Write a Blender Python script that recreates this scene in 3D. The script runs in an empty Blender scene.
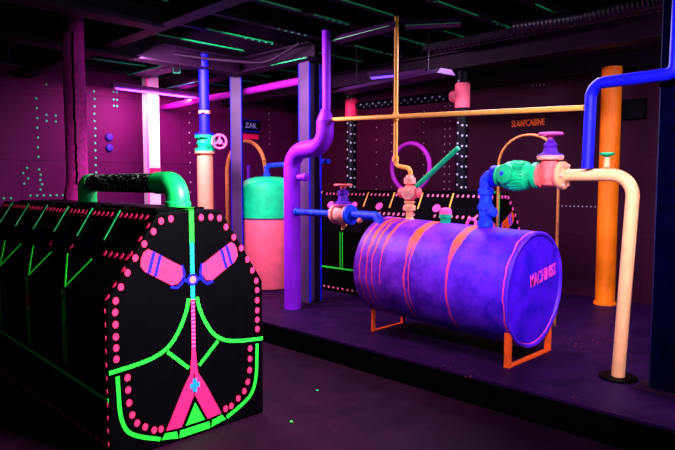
import bpy, bmesh, math, random
from mathutils import Vector, Matrix
random.seed(7)
SC = bpy.context.scene
COL = SC.collection
PI = math.pi

# ------------------------------------------------------------------ camera, world, lights, exposure
cam_d = bpy.data.cameras.new('camera')
cam_d.lens = 32.0; cam_d.sensor_width = 36.0; cam_d.clip_start = 0.05
cam = bpy.data.objects.new('camera', cam_d); COL.objects.link(cam)
cam.location = (0, 0, 1.6)
cam.rotation_euler = (math.radians(90) - math.atan(42 / 600), 0, math.radians(45))
SC.camera = cam

w = bpy.data.worlds.new('world'); SC.world = w; w.use_nodes = True
w.node_tree.nodes['Background'].inputs[0].default_value = (0.03, 0.012, 0.09, 1)
w.node_tree.nodes['Background'].inputs[1].default_value = 0.15

def area(name, loc, target, size, size_y, power, color, spread=180):
    d = bpy.data.lights.new(name, 'AREA'); d.shape = 'RECTANGLE'
    d.size = size; d.size_y = size_y; d.energy = power; d.color = color; d.spread = math.radians(spread)
    o = bpy.data.objects.new(name, d); COL.objects.link(o); o.location = loc
    o.rotation_euler = (Vector(target) - Vector(loc)).to_track_quat('-Z', 'Y').to_euler()
    return o

area('blacklight_aisle', (-0.9, 2.6, 2.95), (-3.3, 2.0, 0.7), 1.0, 0.4, 84, (0.90, 0.76, 0.86), 72)
area('pipes_fill_light', (-0.5, 1.2, 3.0), (-1.75, 4.5, 1.35), 0.8, 0.3, 26, (0.86, 0.70, 1.0), 55)  # added unseen fill aimed to brighten the cream pipe and its neighbours
area('blacklight_entry', (0.2, 2.6, 3.1), (-2.4, 4.6, 1.2), 1.2, 0.3, 48, (0.74, 0.66, 1.0))
area('blacklight_deck', (-5.5, 3.2, 2.88), (-5.9, 4.7, 0.9), 1.4, 0.3, 150, (0.90, 0.56, 0.95))
area('blacklight_barrel', (-2.95, 5.15, 2.90), (-2.95, 4.7, 0.8), 1.4, 0.2, 72, (0.78, 0.58, 1.0))
area('blacklight_right', (-0.6, 5.6, 2.85), (-2.6, 6.4, 1.1), 0.9, 0.3, 36, (0.80, 0.66, 1.0))
area('magenta_tube_light', (-7.85, 4.35, 2.85), (-8.4, 4.4, 1.7), 1.0, 0.12, 85, (1.0, 0.22, 0.66))
area('magenta_room_light', (-7.3, 4.6, 3.0), (-8.2, 4.9, 0.8), 1.0, 0.2, 16, (1.0, 0.06, 0.62))
area('blacklight_left', (-3.4, -0.6, 3.1), (-4.4, 1.4, 0.8), 1.2, 0.2, 3, (0.55, 0.7, 0.85))
area('magenta_back_light', (-6.4, 6.3, 3.0), (-6.6, 7.2, 1.2), 1.3, 0.2, 20, (1.0, 0.16, 0.62))

SC.view_settings.view_transform = 'Standard'
SC.view_settings.look = 'None'
SC.view_settings.gamma = 1
SC.view_settings.exposure = 0.45
SC.view_settings.use_curve_mapping = False
SC.cycles.max_bounces = 6
SC.cycles.use_denoising = True
SC.cycles.sample_clamp_indirect = 3.0

# ------------------------------------------------------------------ materials
def base_mat(name):
    m = bpy.data.materials.new(name); m.use_nodes = True
    nt = m.node_tree; b = nt.nodes['Principled BSDF']
    return m, nt, b

def N(nt, t, **kw):
    n = nt.nodes.new(t)
    for k, v in kw.items():
        if k.startswith('in_'): n.inputs[int(k[3:])].default_value = v
        else: setattr(n, k, v)
    return n

def mathn(nt, op, a, b=None, c=None, clamp=False):
    n = nt.nodes.new('ShaderNodeMath'); n.operation = op; n.use_clamp = clamp
    for i, v in enumerate((a, b, c)):
        if v is None: continue
        if isinstance(v, (int, float)): n.inputs[i].default_value = v
        else: nt.links.new(v, n.inputs[i])
    return n.outputs[0]

def mixc(nt, fac, a, b):
    n = nt.nodes.new('ShaderNodeMix'); n.data_type = 'RGBA'
    L = nt.links
    if isinstance(fac, (int, float)): n.inputs[0].default_value = fac
    else: L.new(fac, n.inputs[0])
    for i, v in ((6, a), (7, b)):
        if isinstance(v, tuple): n.inputs[i].default_value = (*v[:3], 1)
        else: L.new(v, n.inputs[i])
    return n.outputs[2]

def paint(name, col, rough=0.55, var=0.25, scale=14, spec=0.25, bump=0.15, col2=None):
    """brushed-on paint: slow colour variation and a little surface unevenness"""
    m, nt, b = base_mat(name); L = nt.links
    tc = N(nt, 'ShaderNodeTexCoord')
    no = N(nt, 'ShaderNodeTexNoise'); no.inputs['Scale'].default_value = scale; no.inputs['Detail'].default_value = 5
    L.new(tc.outputs['Object'], no.inputs['Vector'])
    dk = col2 if col2 else tuple(c * (1 - var) for c in col)
    r = N(nt, 'ShaderNodeMapRange'); r.inputs[1].default_value = 0.35; r.inputs[2].default_value = 0.65
    L.new(no.outputs['Fac'], r.inputs[0])
    L.new(mixc(nt, r.outputs[0], dk, col), b.inputs['Base Color'])
    b.inputs['Roughness'].default_value = rough
    b.inputs['Specular IOR Level'].default_value = spec
    if bump:
        bp = N(nt, 'ShaderNodeBump'); bp.inputs['Strength'].default_value = bump; bp.inputs['Distance'].default_value = 0.01
        L.new(no.outputs['Fac'], bp.inputs['Height']); L.new(bp.outputs[0], b.inputs['Normal'])
    return m

M = {}
M['pink'] = paint('fluorescent pink paint', (1.0, 0.022, 0.11), scale=30, var=.12, bump=.03)
M['hotpink'] = paint('deep pink paint', (0.88, 0.012, 0.12), scale=30, var=.2, bump=.03)
M['green'] = paint('fluorescent green paint', (0.012, 0.85, 0.03), scale=25, var=.12, bump=.03)
M['pipegreen'] = paint('green pipe paint', (0.005, 0.72, 0.14), scale=18, var=.2, spec=.4, rough=.4)
M['teal'] = paint('sea green paint', (0.0, 0.60, 0.20), scale=16, var=.25)
M['cyan'] = paint('cyan tape', (0.005, 0.20, 0.60), var=.1, bump=0)
M['blue'] = paint('fluorescent blue paint', (0.002, 0.002, 0.98), scale=16, var=.35, spec=.3)
M['midblue'] = paint('mottled blue paint', (0.006, 0.065, 0.85), scale=22, col2=(0.002, 0.006, 0.60))
M['yellow'] = paint('fluorescent yellow paint', (1.0, 0.50, 0.07), var=.1, scale=20)
M['cream'] = paint('cream fluorescent paint', (1.0, 0.47, 0.19), var=.12, scale=12)
M['creampink'] = paint('cream pink fluorescent paint', (1.0, 0.40, 0.30), var=.15, scale=25)
M['salmon'] = paint('salmon paint', (1.0, 0.30, 0.15), var=.12, scale=10)
M['coral'] = paint('coral paint', (0.98, 0.16, 0.14), var=.2, scale=18)
M['orange'] = paint('fluorescent orange paint', (1.0, 0.20, 0.0), var=.15, scale=6)
M['redorange'] = paint('red orange paint', (0.95, 0.10, 0.01), var=.3, scale=20)
M['gold'] = paint('ochre hose paint', (0.55, 0.19, 0.04), var=.35, scale=20)
M['purple'] = paint('fluorescent purple paint', (0.25, 0.004, 0.70), var=.2, scale=7)
M['violet'] = paint('violet paint', (0.10, 0.004, 0.42), var=.3, scale=20)
M['magenta'] = paint('magenta paint', (0.34, 0.005, 0.34), var=.2, scale=14)
M['dotpink'] = paint('light pink dots', (0.95, 0.16, 0.30), var=.15, bump=0)
M['lilac'] = paint('pink lilac paint', (0.95, 0.10, 0.42), var=.15, scale=20)
M['tankpink'] = paint('pink tank paint', (1.0, 0.15, 0.20), var=.14, scale=9)
M['tankgreen'] = paint('green tank paint', (0.0, 0.72, 0.22), var=.2, scale=12)
M['white'] = paint('white paint', (0.85, 0.75, 0.80), var=.1, scale=9)
M['palegreen'] = paint('pale green dots', (0.03, 0.75, 0.28), var=.3, scale=3, bump=0)
M['palewhite'] = paint('pale dots', (0.45, 0.45, 0.50), var=.2, scale=3, bump=0)
M['black'] = paint('black gloss paint', (0.0007, 0.0005, 0.0012), var=.4, scale=9, rough=.5, spec=.03)
M['blackpipe'] = paint('black pipe paint', (0.002, 0.001, 0.004), var=.4, scale=9, rough=.5, spec=.1)
M['navy'] = paint('dark navy paint', (0.0004, 0.0004, 0.009), var=.4, scale=12, rough=.7, spec=.0)
M['knobblue'] = paint('dark blue knob paint', (0.02, 0.01, 0.30), var=.4)
M['edgeblue'] = paint('faded blue edge paint', (0.0005, 0.0005, 0.04), var=.6, scale=5)
M['steel'] = paint('grey violet column paint', (0.075, 0.030, 0.11), var=.25, scale=5, rough=.5)
M['darksteel'] = paint('dark steel', (0.013, 0.0015, 0.014), var=.5, scale=4, rough=.6, spec=.12)
M['joist'] = paint('dark joist steel', (0.009, 0.002, 0.012), var=.5, scale=3, rough=.6, spec=.1)
M['fixture'] = paint('batten casing', (0.055, 0.012, 0.075), var=.2, scale=4, rough=.5)
M['duct'] = paint('flexible duct foil', (0.009, 0.002, 0.014), var=.4, scale=8, rough=.4, spec=.4)
M['signred'] = paint('orange letters', (1.0, 0.16, 0.01), var=.05, bump=0)
M['letterpink'] = paint('pink letters', (0.90, 0.05, 0.55), var=.2, bump=0)
M['lamp_white'] = paint('pale blue letters', (0.3, 0.6, 0.9), var=.05, bump=0)

def steel_plate(name, c1, c2, seam, brick=(1.6, 0.95), rot=(0, 0, 0)):
    m, nt, b = base_mat(name); L = nt.links
    tc = N(nt, 'ShaderNodeTexCoord')
    mp = N(nt, 'ShaderNodeMapping'); mp.inputs['Rotation'].default_value = rot
    L.new(tc.outputs['Object'], mp.inputs[0])
    no = N(nt, 'ShaderNodeTexNoise'); no.inputs['Scale'].default_value = 2.2; no.inputs['Detail'].default_value = 8; no.inputs['Roughness'].default_value = .65
    L.new(tc.outputs['Object'], no.inputs['Vector'])
    br = N(nt, 'ShaderNodeTexBrick'); br.inputs['Scale'].default_value = 1
    br.inputs['Color1'].default_value = (1, 1, 1, 1); br.inputs['Color2'].default_value = (.86, .86, .86, 1); br.inputs['Mortar'].default_value = (0, 0, 0, 1)
    br.inputs['Brick Width'].default_value = brick[0]; br.inputs['Row Height'].default_value = brick[1]; br.inputs['Mortar Size'].default_value = .006
    L.new(mp.outputs[0], br.inputs['Vector'])
    base = mixc(nt, no.outputs['Fac'], c1, c2)
    mul = nt.nodes.new('ShaderNodeMix'); mul.data_type = 'RGBA'; mul.blend_type = 'MULTIPLY'; mul.inputs[0].default_value = seam
    L.new(base, mul.inputs[6]); L.new(br.outputs['Color'], mul.inputs[7])
    L.new(mul.outputs[2], b.inputs['Base Color'])
    b.inputs['Roughness'].default_value = .6; b.inputs['Specular IOR Level'].default_value = .08
    bp = N(nt, 'ShaderNodeBump'); bp.inputs['Strength'].default_value = .3; bp.inputs['Distance'].default_value = .02
    L.new(br.outputs['Fac'], bp.inputs['Height']); bp.invert = True
    L.new(bp.outputs[0], b.inputs['Normal'])
    return m
M['wall_x'] = steel_plate('riveted hull plate left', (0.042, 0.0016, 0.034), (0.070, 0.003, 0.052), .45, rot=(0, PI / 2, PI / 2))
M['wall_y'] = steel_plate('riveted hull plate back', (0.020, 0.0015, 0.010), (0.036, 0.003, 0.017), .45, rot=(-PI / 2, 0, 0))  # hull plate with the light falloff of the back put into a darker colour
M['ceiling'] = steel_plate('ceiling deck plate', (0.008, 0.002, 0.010), (0.018, 0.003, 0.015), .5, (1.2, .6))

def floor_mat(name, c1, c2, spot, spotscale, rough, thresh):
    m, nt, b = base_mat(name); L = nt.links
    tc = N(nt, 'ShaderNodeTexCoord')
    no = N(nt, 'ShaderNodeTexNoise'); no.inputs['Scale'].default_value = 3.5; no.inputs['Detail'].default_value = 10; no.inputs['Roughness'].default_value = .7
    L.new(tc.outputs['Object'], no.inputs['Vector'])
    vo = N(nt, 'ShaderNodeTexVoronoi'); vo.inputs['Scale'].default_value = spotscale; vo.inputs['Randomness'].default_value = 1
    L.new(tc.outputs['Object'], vo.inputs['Vector'])
    n2 = N(nt, 'ShaderNodeTexNoise'); n2.inputs['Scale'].default_value = 1.4
    L.new(tc.outputs['Object'], n2.inputs['Vector'])
    k = mathn(nt, 'LESS_THAN', vo.outputs['Distance'], .14)
    k = mathn(nt, 'MULTIPLY', k, mathn(nt, 'GREATER_THAN', n2.outputs['Fac'], thresh))
    r = N(nt, 'ShaderNodeMapRange'); r.inputs[1].default_value = .35; r.inputs[2].default_value = .65
    L.new(no.outputs['Fac'], r.inputs[0])
    c = mixc(nt, r.outputs[0], c1, c2)
    L.new(mixc(nt, k, c, spot), b.inputs['Base Color'])
    b.inputs['Roughness'].default_value = rough; b.inputs['Specular IOR Level'].default_value = .05
    bp = N(nt, 'ShaderNodeBump'); bp.inputs['Strength'].default_value = .5; bp.inputs['Distance'].default_value = .01
    L.new(no.outputs['Fac'], bp.inputs['Height']); L.new(bp.outputs[0], b.inputs['Normal'])
    return m, nt, b
M['floor'] = floor_mat('worn dark floor', (0.006, 0.0008, 0.005), (0.013, 0.002, 0.010), (0.02, 0.05, 0.05), 9, .6, .70)[0]
mm, nt, b = floor_mat('checker plate deck', (0.006, 0.001, 0.016), (0.020, 0.003, 0.036), (0.25, 0.04, 0.08), 16, .5, .66)
tc = N(nt, 'ShaderNodeTexCoord'); ck = N(nt, 'ShaderNodeTexVoronoi'); ck.inputs['Scale'].default_value = 28; ck.inputs['Randomness'].default_value = .15
nt.links.new(tc.outputs['Object'], ck.inputs['Vector'])
bp = N(nt, 'ShaderNodeBump'); bp.inputs['Strength'].default_value = .6; bp.inputs['Distance'].default_value = .006; bp.invert = True
nt.links.new(ck.outputs['Distance'], bp.inputs['Height']); nt.links.new(bp.outputs[0], b.inputs['Normal'])
M['deck'] = mm

# speckled black pipe
m, nt, b = base_mat('black pipe with green spatter'); L = nt.links
tc = N(nt, 'ShaderNodeTexCoord'); mp = N(nt, 'ShaderNodeMapping'); mp.inputs['Scale'].default_value = (1, 2.2, 2.2)
L.new(tc.outputs['Object'], mp.inputs[0])
vo = N(nt, 'ShaderNodeTexVoronoi'); vo.inputs['Scale'].default_value = 26; L.new(mp.outputs[0], vo.inputs['Vector'])
n2 = N(nt, 'ShaderNodeTexNoise'); n2.inputs['Scale'].default_value = 9; L.new(tc.outputs['Object'], n2.inputs['Vector'])
k = mathn(nt, 'LESS_THAN', vo.outputs['Distance'], mathn(nt, 'MULTIPLY', n2.outputs['Fac'], .60))
k = mathn(nt, 'MULTIPLY', k, .9)
L.new(mixc(nt, k, (0.001, 0.0005, 0.001), mixc(nt, n2.outputs['Fac'], (0.25, 1.0, .5), (1.0, 1.0, .85))), b.inputs['Base Color'])
b.inputs['Roughness'].default_value = .5
M['speckle'] = m

# wrapped exhaust pipe
M['wrap'] = paint('pink plastered wrap', (0.50, 0.006, 0.24), var=.45, scale=26, bump=.9, rough=.7)

# barrel shell: blue violet with orange pink bands that drip from the top
m, nt, b = base_mat('blue violet barrel paint with orange drips'); L = nt.links
tc = N(nt, 'ShaderNodeTexCoord'); sp = N(nt, 'ShaderNodeSeparateXYZ'); L.new(tc.outputs['Object'], sp.inputs[0])
no = N(nt, 'ShaderNodeTexNoise'); no.inputs['Scale'].default_value = 4.5; no.inputs['Detail'].default_value = 12; no.inputs['Roughness'].default_value = .7
L.new(tc.outputs['Object'], no.inputs['Vector'])
nb = N(nt, 'ShaderNodeTexNoise'); nb.inputs['Scale'].default_value = 9; nb.inputs['Detail'].default_value = 4
L.new(tc.outputs['Object'], nb.inputs['Vector'])
r = N(nt, 'ShaderNodeMapRange'); r.inputs[1].default_value = .38; r.inputs[2].default_value = .66; L.new(no.outputs['Fac'], r.inputs[0])
gx = N(nt, 'ShaderNodeMapRange'); gx.inputs[1].default_value = -0.9; gx.inputs[2].default_value = 0.6; L.new(sp.outputs[0], gx.inputs[0])
ca = mixc(nt, gx.outputs[0], (0.13, 0.003, 0.34), (0.020, 0.001, 0.50))
cb = mixc(nt, gx.outputs[0], (0.36, 0.035, 0.80), (0.15, 0.014, 0.95))
bc = mixc(nt, r.outputs[0], ca, cb)
wob = mathn(nt, 'MULTIPLY', mathn(nt, 'SUBTRACT', nb.outputs['Fac'], .5), .045)
xx = mathn(nt, 'ADD', sp.outputs[0], wob)
top = N(nt, 'ShaderNodeMapRange'); top.inputs[1].default_value = .20; top.inputs[2].default_value = .36; top.inputs[3].default_value = 0; top.inputs[4].default_value = 1
L.new(sp.outputs[2], top.inputs[0])
tot = None
for x0, wt, wb, zlo in [(-.70, .010, .007, -.30), (-.62, .024, .008, -.25), (-.555, .014, .007, -.20), (-.46, .018, .006, -.05), (-.19, .034, .010, -.38), (-.145, .016, .006, -.22), (.24, .042, .010, -.50), (.745, .006, .006, -.9)]:
    d = mathn(nt, 'ABSOLUTE', mathn(nt, 'SUBTRACT', xx, x0))
    wd = mathn(nt, 'MULTIPLY_ADD', top.outputs[0], wt - wb, wb)
    kk = mathn(nt, 'MULTIPLY', mathn(nt, 'LESS_THAN', d, wd), mathn(nt, 'GREATER_THAN', sp.outputs[2], zlo))
    tot = kk if tot is None else mathn(nt, 'MAXIMUM', tot, kk)
tot = mathn(nt, 'MULTIPLY', tot, mathn(nt, 'MULTIPLY_ADD', nb.outputs['Fac'], .8, .5, clamp=True))
dc = mixc(nt, top.outputs[0], (0.90, 0.04, 0.22), (1.0, 0.12, 0.005))
L.new(mixc(nt, tot, bc, dc), b.inputs['Base Color'])
b.inputs['Roughness'].default_value = .5; b.inputs['Specular IOR Level'].default_value = .3
bp = N(nt, 'ShaderNodeBump'); bp.inputs['Strength'].default_value = .35; bp.inputs['Distance'].default_value = .02
L.new(no.outputs['Fac'], bp.inputs['Height']); L.new(bp.outputs[0], b.inputs['Normal'])
M['barrel'] = m
M['barrelend'] = paint('blue barrel end paint', (0.09, 0.003, 0.90), col2=(0.02, 0.001, 0.55), scale=5, var=.5)

def glow(name, col, s):
    m, nt, b = base_mat(name)
    b.inputs['Base Color'].default_value = (*col, 1)
    b.inputs['Emission Color'].default_value = (*col, 1); b.inputs['Emission Strength'].default_value = s
    return m
M['tube'] = glow('blacklight tube', (0.20, 0.04, 1.0), 1.6)
M['tube2'] = glow('dim blacklight tube', (0.14, 0.05, 0.9), 1.3)

# ------------------------------------------------------------------ mesh builder
class MB:
    def __init__(s): s.v = []; s.f = []; s.sm = []
    def add(s, vs, fs, smooth=False):
        o = len(s.v); s.v += [tuple(v) for v in vs]
        for f in fs: s.f.append([i + o for i in f]); s.sm.append(smooth)
        return s
    def box(s, c, d, rz=0):
        c = Vector(c); R = Matrix.Rotation(rz, 3, 'Z')
        vs = [c + R @ Vector((x * d[0] / 2, y * d[1] / 2, z * d[2] / 2)) for x in (-1, 1) for y in (-1, 1) for z in (-1, 1)]
        return s.add(vs, [(0, 1, 3, 2), (4, 6, 7, 5), (0, 4, 5, 1), (2, 3, 7, 6), (0, 2, 6, 4), (1, 5, 7, 3)])
    def b2(s, a, b): return s.box([(a[i] + b[i]) / 2 for i in range(3)], [abs(a[i] - b[i]) for i in range(3)])
    def tube(s, pts, r, seg=20, cap=True):
        pts = [Vector(p) for p in pts]; n = len(pts)
        rr = r if isinstance(r, (list, tuple)) else [r] * n
        T = []
        for i in range(n):
            a = pts[max(i - 1, 0)]; b = pts[min(i + 1, n - 1)]; T.append((b - a).normalized())
        u = T[0].orthogonal().normalized(); vs = []
        for i in range(n):
            u = (u - T[i] * u.dot(T[i])).normalized(); w = T[i].cross(u)
            for k in range(seg):
                a = 2 * PI * k / seg; vs.append(pts[i] + (u * math.cos(a) + w * math.sin(a)) * rr[i])
        fs = [(i * seg + k, i * seg + (k + 1) % seg, (i + 1) * seg + (k + 1) % seg, (i + 1) * seg + k) for i in range(n - 1) for k in range(seg)]
        s.add(vs, fs, True)
        if cap:
            s.f.append([len(s.v) - len(vs) + k for k in reversed(range(seg))]); s.sm.append(False)
            s.f.append([len(s.v) - seg + k for k in range(seg)]); s.sm.append(False)
        return s
    def lathe(s, o, ax, prof, seg=28):
        """prof: list of (distance along axis, radius)"""
        o = Vector(o); ax = Vector(ax).normalized(); u = ax.orthogonal().normalized(); w = ax.cross(u); vs = []
        for t, r in prof:
            for k in range(seg):
                a = 2 * PI * k / seg; vs.append(o + ax * t + (u * math.cos(a) + w * math.sin(a)) * max(r, 1e-4))
        n = len(prof)
        s.add(vs, [(i * seg + k, i * seg + (k + 1) % seg, (i + 1) * seg + (k + 1) % seg, (i + 1) * seg + k) for i in range(n - 1) for k in range(seg)], True)
        o0 = len(s.v) - len(vs)
        if prof[0][1] > .001: s.f.append([o0 + k for k in reversed(range(seg))]); s.sm.append(False)
        if prof[-1][1] > .001: s.f.append([len(s.v) - seg + k for k in range(seg)]); s.sm.append(False)
        return s
    def torus(s, c, ax, R, r, seg=40, sr=10):
        c = Vector(c); ax = Vector(ax).normalized(); u = ax.orthogonal().normalized(); w = ax.cross(u); vs = []
        for i in range(seg):
            a = 2 * PI * i / seg; d = u * math.cos(a) + w * math.sin(a)
            for k in range(sr):
                b = 2 * PI * k / sr; vs.append(c + d * (R + r * math.cos(b)) + ax * r * math.sin(b))
        return s.add(vs, [(i * sr + k, ((i + 1) % seg) * sr + k, ((i + 1) % seg) * sr + (k + 1) % sr, i * sr + (k + 1) % sr) for i in range(seg) for k in range(sr)], True)
    def slab(s, poly, fr, t=.003, lift=.0005):
        """polygon (u,v) lying on the plane frame fr=(o,U,V,Nrm), raised by t"""
        o, U, V, Nn = fr
        a = sum(poly[i][0] * poly[(i + 1) % len(poly)][1] - poly[(i + 1) % len(poly)][0] * poly[i][1] for i in range(len(poly)))
        flip = (a < 0) != (U.cross(V).dot(Nn) < 0)
        if flip: poly = poly[::-1]
        n = len(poly)
        lo = [o + U * p[0] + V * p[1] + Nn * lift for p in poly]; hi = [p + Nn * t for p in lo]
        return s.add(lo + hi, [tuple(range(n, 2 * n)), tuple(reversed(range(n)))] + [(i, (i + 1) % n, n + (i + 1) % n, n + i) for i in range(n)])
    def dome(s, c, Nn, r, h=None, seg=10):
        h = h or r * .45
        return s.lathe(Vector(c), Nn, [(0, r), (h * .6, r * .85), (h, r * .35), (h * 1.02, 0)], seg)

def finish(name, mb, mat, parent=None, loc=None):
    me = bpy.data.meshes.new(name)
    if parent is not None: base = Vector(parent['_base'])
    elif loc is not None: base = Vector(loc)
    else:
        xs, ys, zs = zip(*mb.v); base = Vector(((min(xs) + max(xs)) / 2, (min(ys) + max(ys)) / 2, min(zs)))
    me.from_pydata([tuple(Vector(v) - base) for v in mb.v], [], mb.f)
    me.polygons.foreach_set('use_smooth', mb.sm); me.update()
    bm = bmesh.new(); bm.from_mesh(me); bmesh.ops.recalc_face_normals(bm, faces=bm.faces); bm.to_mesh(me); bm.free()
    try: me.set_sharp_from_angle(angle=math.radians(38))
    except Exception: pass
    me.materials.append(M[mat] if isinstance(mat, str) else mat)
    o = bpy.data.objects.new(name, me); COL.objects.link(o)
    o['_base'] = tuple(base)
    if parent is not None: o.parent = parent
    if parent is None: o.location = base
    ALL.append(o)
    return o
ALL = []

def sub(name, mb, mat, parent):
    """part of a part: same base as its top thing"""
    o = finish(name, mb, mat, parent); o['_base'] = parent['_base']; return o

def thing(name, label, cat, loc, group=None):
    o = bpy.data.objects.new(name, None); COL.objects.link(o); o.location = loc; o['_base'] = tuple(loc)
    o.empty_display_size = .1
    tag(o, label, cat, group); ALL.append(o); return o

def tag(o, label, cat, group=None):
    o['label'] = label; o['category'] = cat
    if group: o['group'] = group
    return o

def struct(name, mb, mat, parent=None, loc=None):
    o = finish(name, mb, mat, parent, loc)
    if parent is None: o['kind'] = 'structure'
    return o

def bend(pts, rad, seg=8):
    """round the corners of a polyline"""
    P = [Vector(p) for p in pts]; out = [P[0]]
    rads = rad if isinstance(rad, (list, tuple)) else [rad] * (len(P) - 2)
    for i in range(1, len(P) - 1):
        a = (P[i - 1] - P[i]); b = (P[i + 1] - P[i]); la, lb = a.length, b.length; a.normalize(); b.normalize()
        ang = a.angle(b); d = min(rads[i - 1] / math.tan(ang / 2), la * .98, lb * .98); r = d * math.tan(ang / 2)
        c = P[i] + (a + b).normalized() * (r / math.sin(ang / 2))
        s0 = P[i] + a * d - c; s1 = P[i] + b * d - c; th = s0.angle(s1)
        for k in range(seg + 1):
            t = k / seg; out.append(c + (s0 * math.sin((1 - t) * th) + s1 * math.sin(t * th)) / math.sin(th))
    out.append(P[-1]); return out

def text_mesh(s, size, extrude=.002):
    cu = bpy.data.curves.new('lettering', 'FONT'); cu.body = s; cu.size = size; cu.extrude = extrude
    cu.align_x = 'CENTER'; cu.align_y = 'CENTER'; cu.offset = size * .012
    o = bpy.data.objects.new('lettering', cu); COL.objects.link(o)
    dg = bpy.context.evaluated_depsgraph_get(); dg.update()
    me = bpy.data.meshes.new_from_object(o.evaluated_get(dg)); vs = [v.co.copy() for v in me.vertices]; fs = [list(p.vertices) for p in me.polygons]
    bpy.data.objects.remove(o); bpy.data.meshes.remove(me)
    return vs, fs
def lettering(name, s, size, fr, mat, parent=None, sx=1.0):
    vs, fs = text_mesh(s, size); o, U, V, Nn = fr; mb = MB()
    mb.add([o + U * v.x * sx + V * v.y + Nn * (v.z + .004) for v in vs], fs)
    return finish(name, mb, mat, parent)

def strip(pts, wd):
    """ribbon polygon along a 2-D polyline"""
    A, B = [], []; n_ = len(pts)
    for i, p in enumerate(pts):
        a = Vector(pts[max(i - 1, 0)]); b = Vector(pts[min(i + 1, n_ - 1)]); d = (b - a).normalized(); nn = Vector((-d.y, d.x)) * wd / 2
        A.append((p[0] + nn.x, p[1] + nn.y)); B.append((p[0] - nn.x, p[1] - nn.y))
    return A + B[::-1]
X, Y, Z = Vector((1, 0, 0)), Vector((0, 1, 0)), Vector((0, 0, 1))

# ------------------------------------------------------------------ the room
FX, BY = -8.6, 7.4
RX, NY, H = 2.2, -2.2, 3.42
floor = struct('floor', MB().b2((FX - .15, NY, -.12), (RX, BY + .15, 0)), 'floor')
deck = struct('floor_platform', MB().b2((FX, 3.72, 0.001), (RX, BY, .2)).b2((FX, 3.70, .185), (RX, 3.721, .203)), 'deck')
wl = struct('wall_left', MB().b2((FX - .15, NY, 0), (FX, BY + .15, H)), 'wall_x')
wb = struct('wall_back', MB().b2((FX, BY, 0), (RX, BY + .15, H)), 'wall_y')
wr = struct('wall_right', MB().b2((RX, NY, 0), (RX + .15, BY + .15, H)), 'wall_y')
wf = struct('wall_front', MB().b2((FX, NY - .15, 0), (RX, NY, H)), 'wall_y')
ce = struct('ceiling', MB().b2((FX - .15, NY - .15, H), (RX + .15, BY + .15, H + .12)), 'ceiling')

# painted rivets on the hull plates
FL = (Vector((FX, 0, 0)), Y, Z, X)
FB = (Vector((0, BY, 0)), X, Z, -Y)
def rivets(name, pts, fr, r, mat, parent):
    mb = MB(); o, U, V, Nn = fr
    for a, b in pts: mb.dome(o + U * a + V * b, Nn, r, seg=8)
    return finish(name, mb, mat, parent)
def col(y, z0, z1, st=.13): 
    n = int((z1 - z0) / st); return [(y + random.uniform(-.006, .006), z0 + i * st) for i in range(n + 1)]
P = col(2.9, 1.95, 2.86) + [(3.02, 2.52), (3.14, 2.52), (3.02, 2.44), (3.14, 2.44)]
P += [(2.9, 1.78), (2.92, 1.71), (2.91, 1.64), (2.93, 1.58), (2.91, 1.51), (2.75, 1.8), (2.70, 1.73), (2.76, 1.66), (2.71, 1.59), (3.03, 2.93)]
P += [(2.2 + i * .085, 1.40 + .0 * i) for i in range(5)] + [(2.78 + i * .085, 1.43) for i in range(6)]
P += [(1.6 + i * .12, 3.0) for i in range(9)]
rivets('painted_dot_pattern', P, FL, .016, 'palegreen', wl)
P = col(3.68, 1.75, 2.98, .105) + [(3.55, 2.95), (3.55, 2.90), (3.97, 2.93), (4.02, 2.93), (3.97, 2.82), (4.02, 2.82), (3.97, 2.73), (4.02, 2.73), (4.2, 3.05), (4.27, 3.05)]
rivets('painted_dot_pattern', P, FL, .017, 'palegreen', wl)
P = col(5.22, 1.45, 2.95, .16) + col(6.86, 2.3, 3.0, .11)
rivets('painted_dot_pattern', P, FL, .013, 'palewhite', wl)
P = [(x, z) for x in (-5.17, -5.08) for _, z in col(0, 1.4, 2.9, .11)]
P += col(-6.18, 1.4, 2.9, .14) + col(-5.55, 1.4, 2.9, .16) + col(-6.5, 1.5, 2.9, .2)
rivets('painted_dot_pattern', P, FB, .010, 'palewhite', wb)
P = [(-3.42 + i * .052, 1.31) for i in range(10)] + [(-3.8 + .05 * i, 2.86) for i in range(4)]
rivets('painted_dot_pattern', P, FB, .009, 'palewhite', wb)
for z in (2.27, 2.115):
    c = Vector((FX, 3.88, z))
    o = finish('round_wall_knob', MB().lathe(c, X, [(0, .05), (.02, .055), (.035, .045), (.04, .0)], 20), 'knobblue')
    tag(o, 'small blue round knob on the left wall, %s of the two' % ('upper' if z > 2.2 else 'lower'), 'knob')

# wall lettering and signs
o = lettering('wall_lettering', 'SLAAPCABINE', .12, (Vector((-3.86, BY, 2.385)), X, Z, -Y), 'signred', sx=.62)
tag(o, 'orange stencilled word reading SLAAPCABINE on the back wall', 'lettering')
t = thing('wall_sign', 'small dark blue notice with a pink strip under it on the left wall', 'sign', (FX, 6.42, 2.36))
fr = (Vector((FX, 6.43, 2.60)), Y, Z, X)
finish('board', MB().slab([(-.19, -.11), (.19, -.11), (.19, .11), (-.19, .11)], fr, .02), 'navy', t)
fr2 = (Vector((FX + .021, 6.43, 2.60)), Y, Z, X)
lettering('lettering', 'ZAK', .13, fr2, 'lamp_white', t)
finish('border_line', MB().slab([(-.19, .085), (.19, .085), (.19, .098), (-.19, .098)], fr2, .003), 'blue', t)
finish('border_line', MB().slab([(-.19, -.10), (.19, -.10), (.19, -.088), (-.19, -.088)], fr2, .003), 'blue', t)
finish('strip', MB().slab([(-.17, -.23), (.17, -.23), (.17, -.15), (-.17, -.15)], fr, .012), 'hotpink', t)
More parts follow.
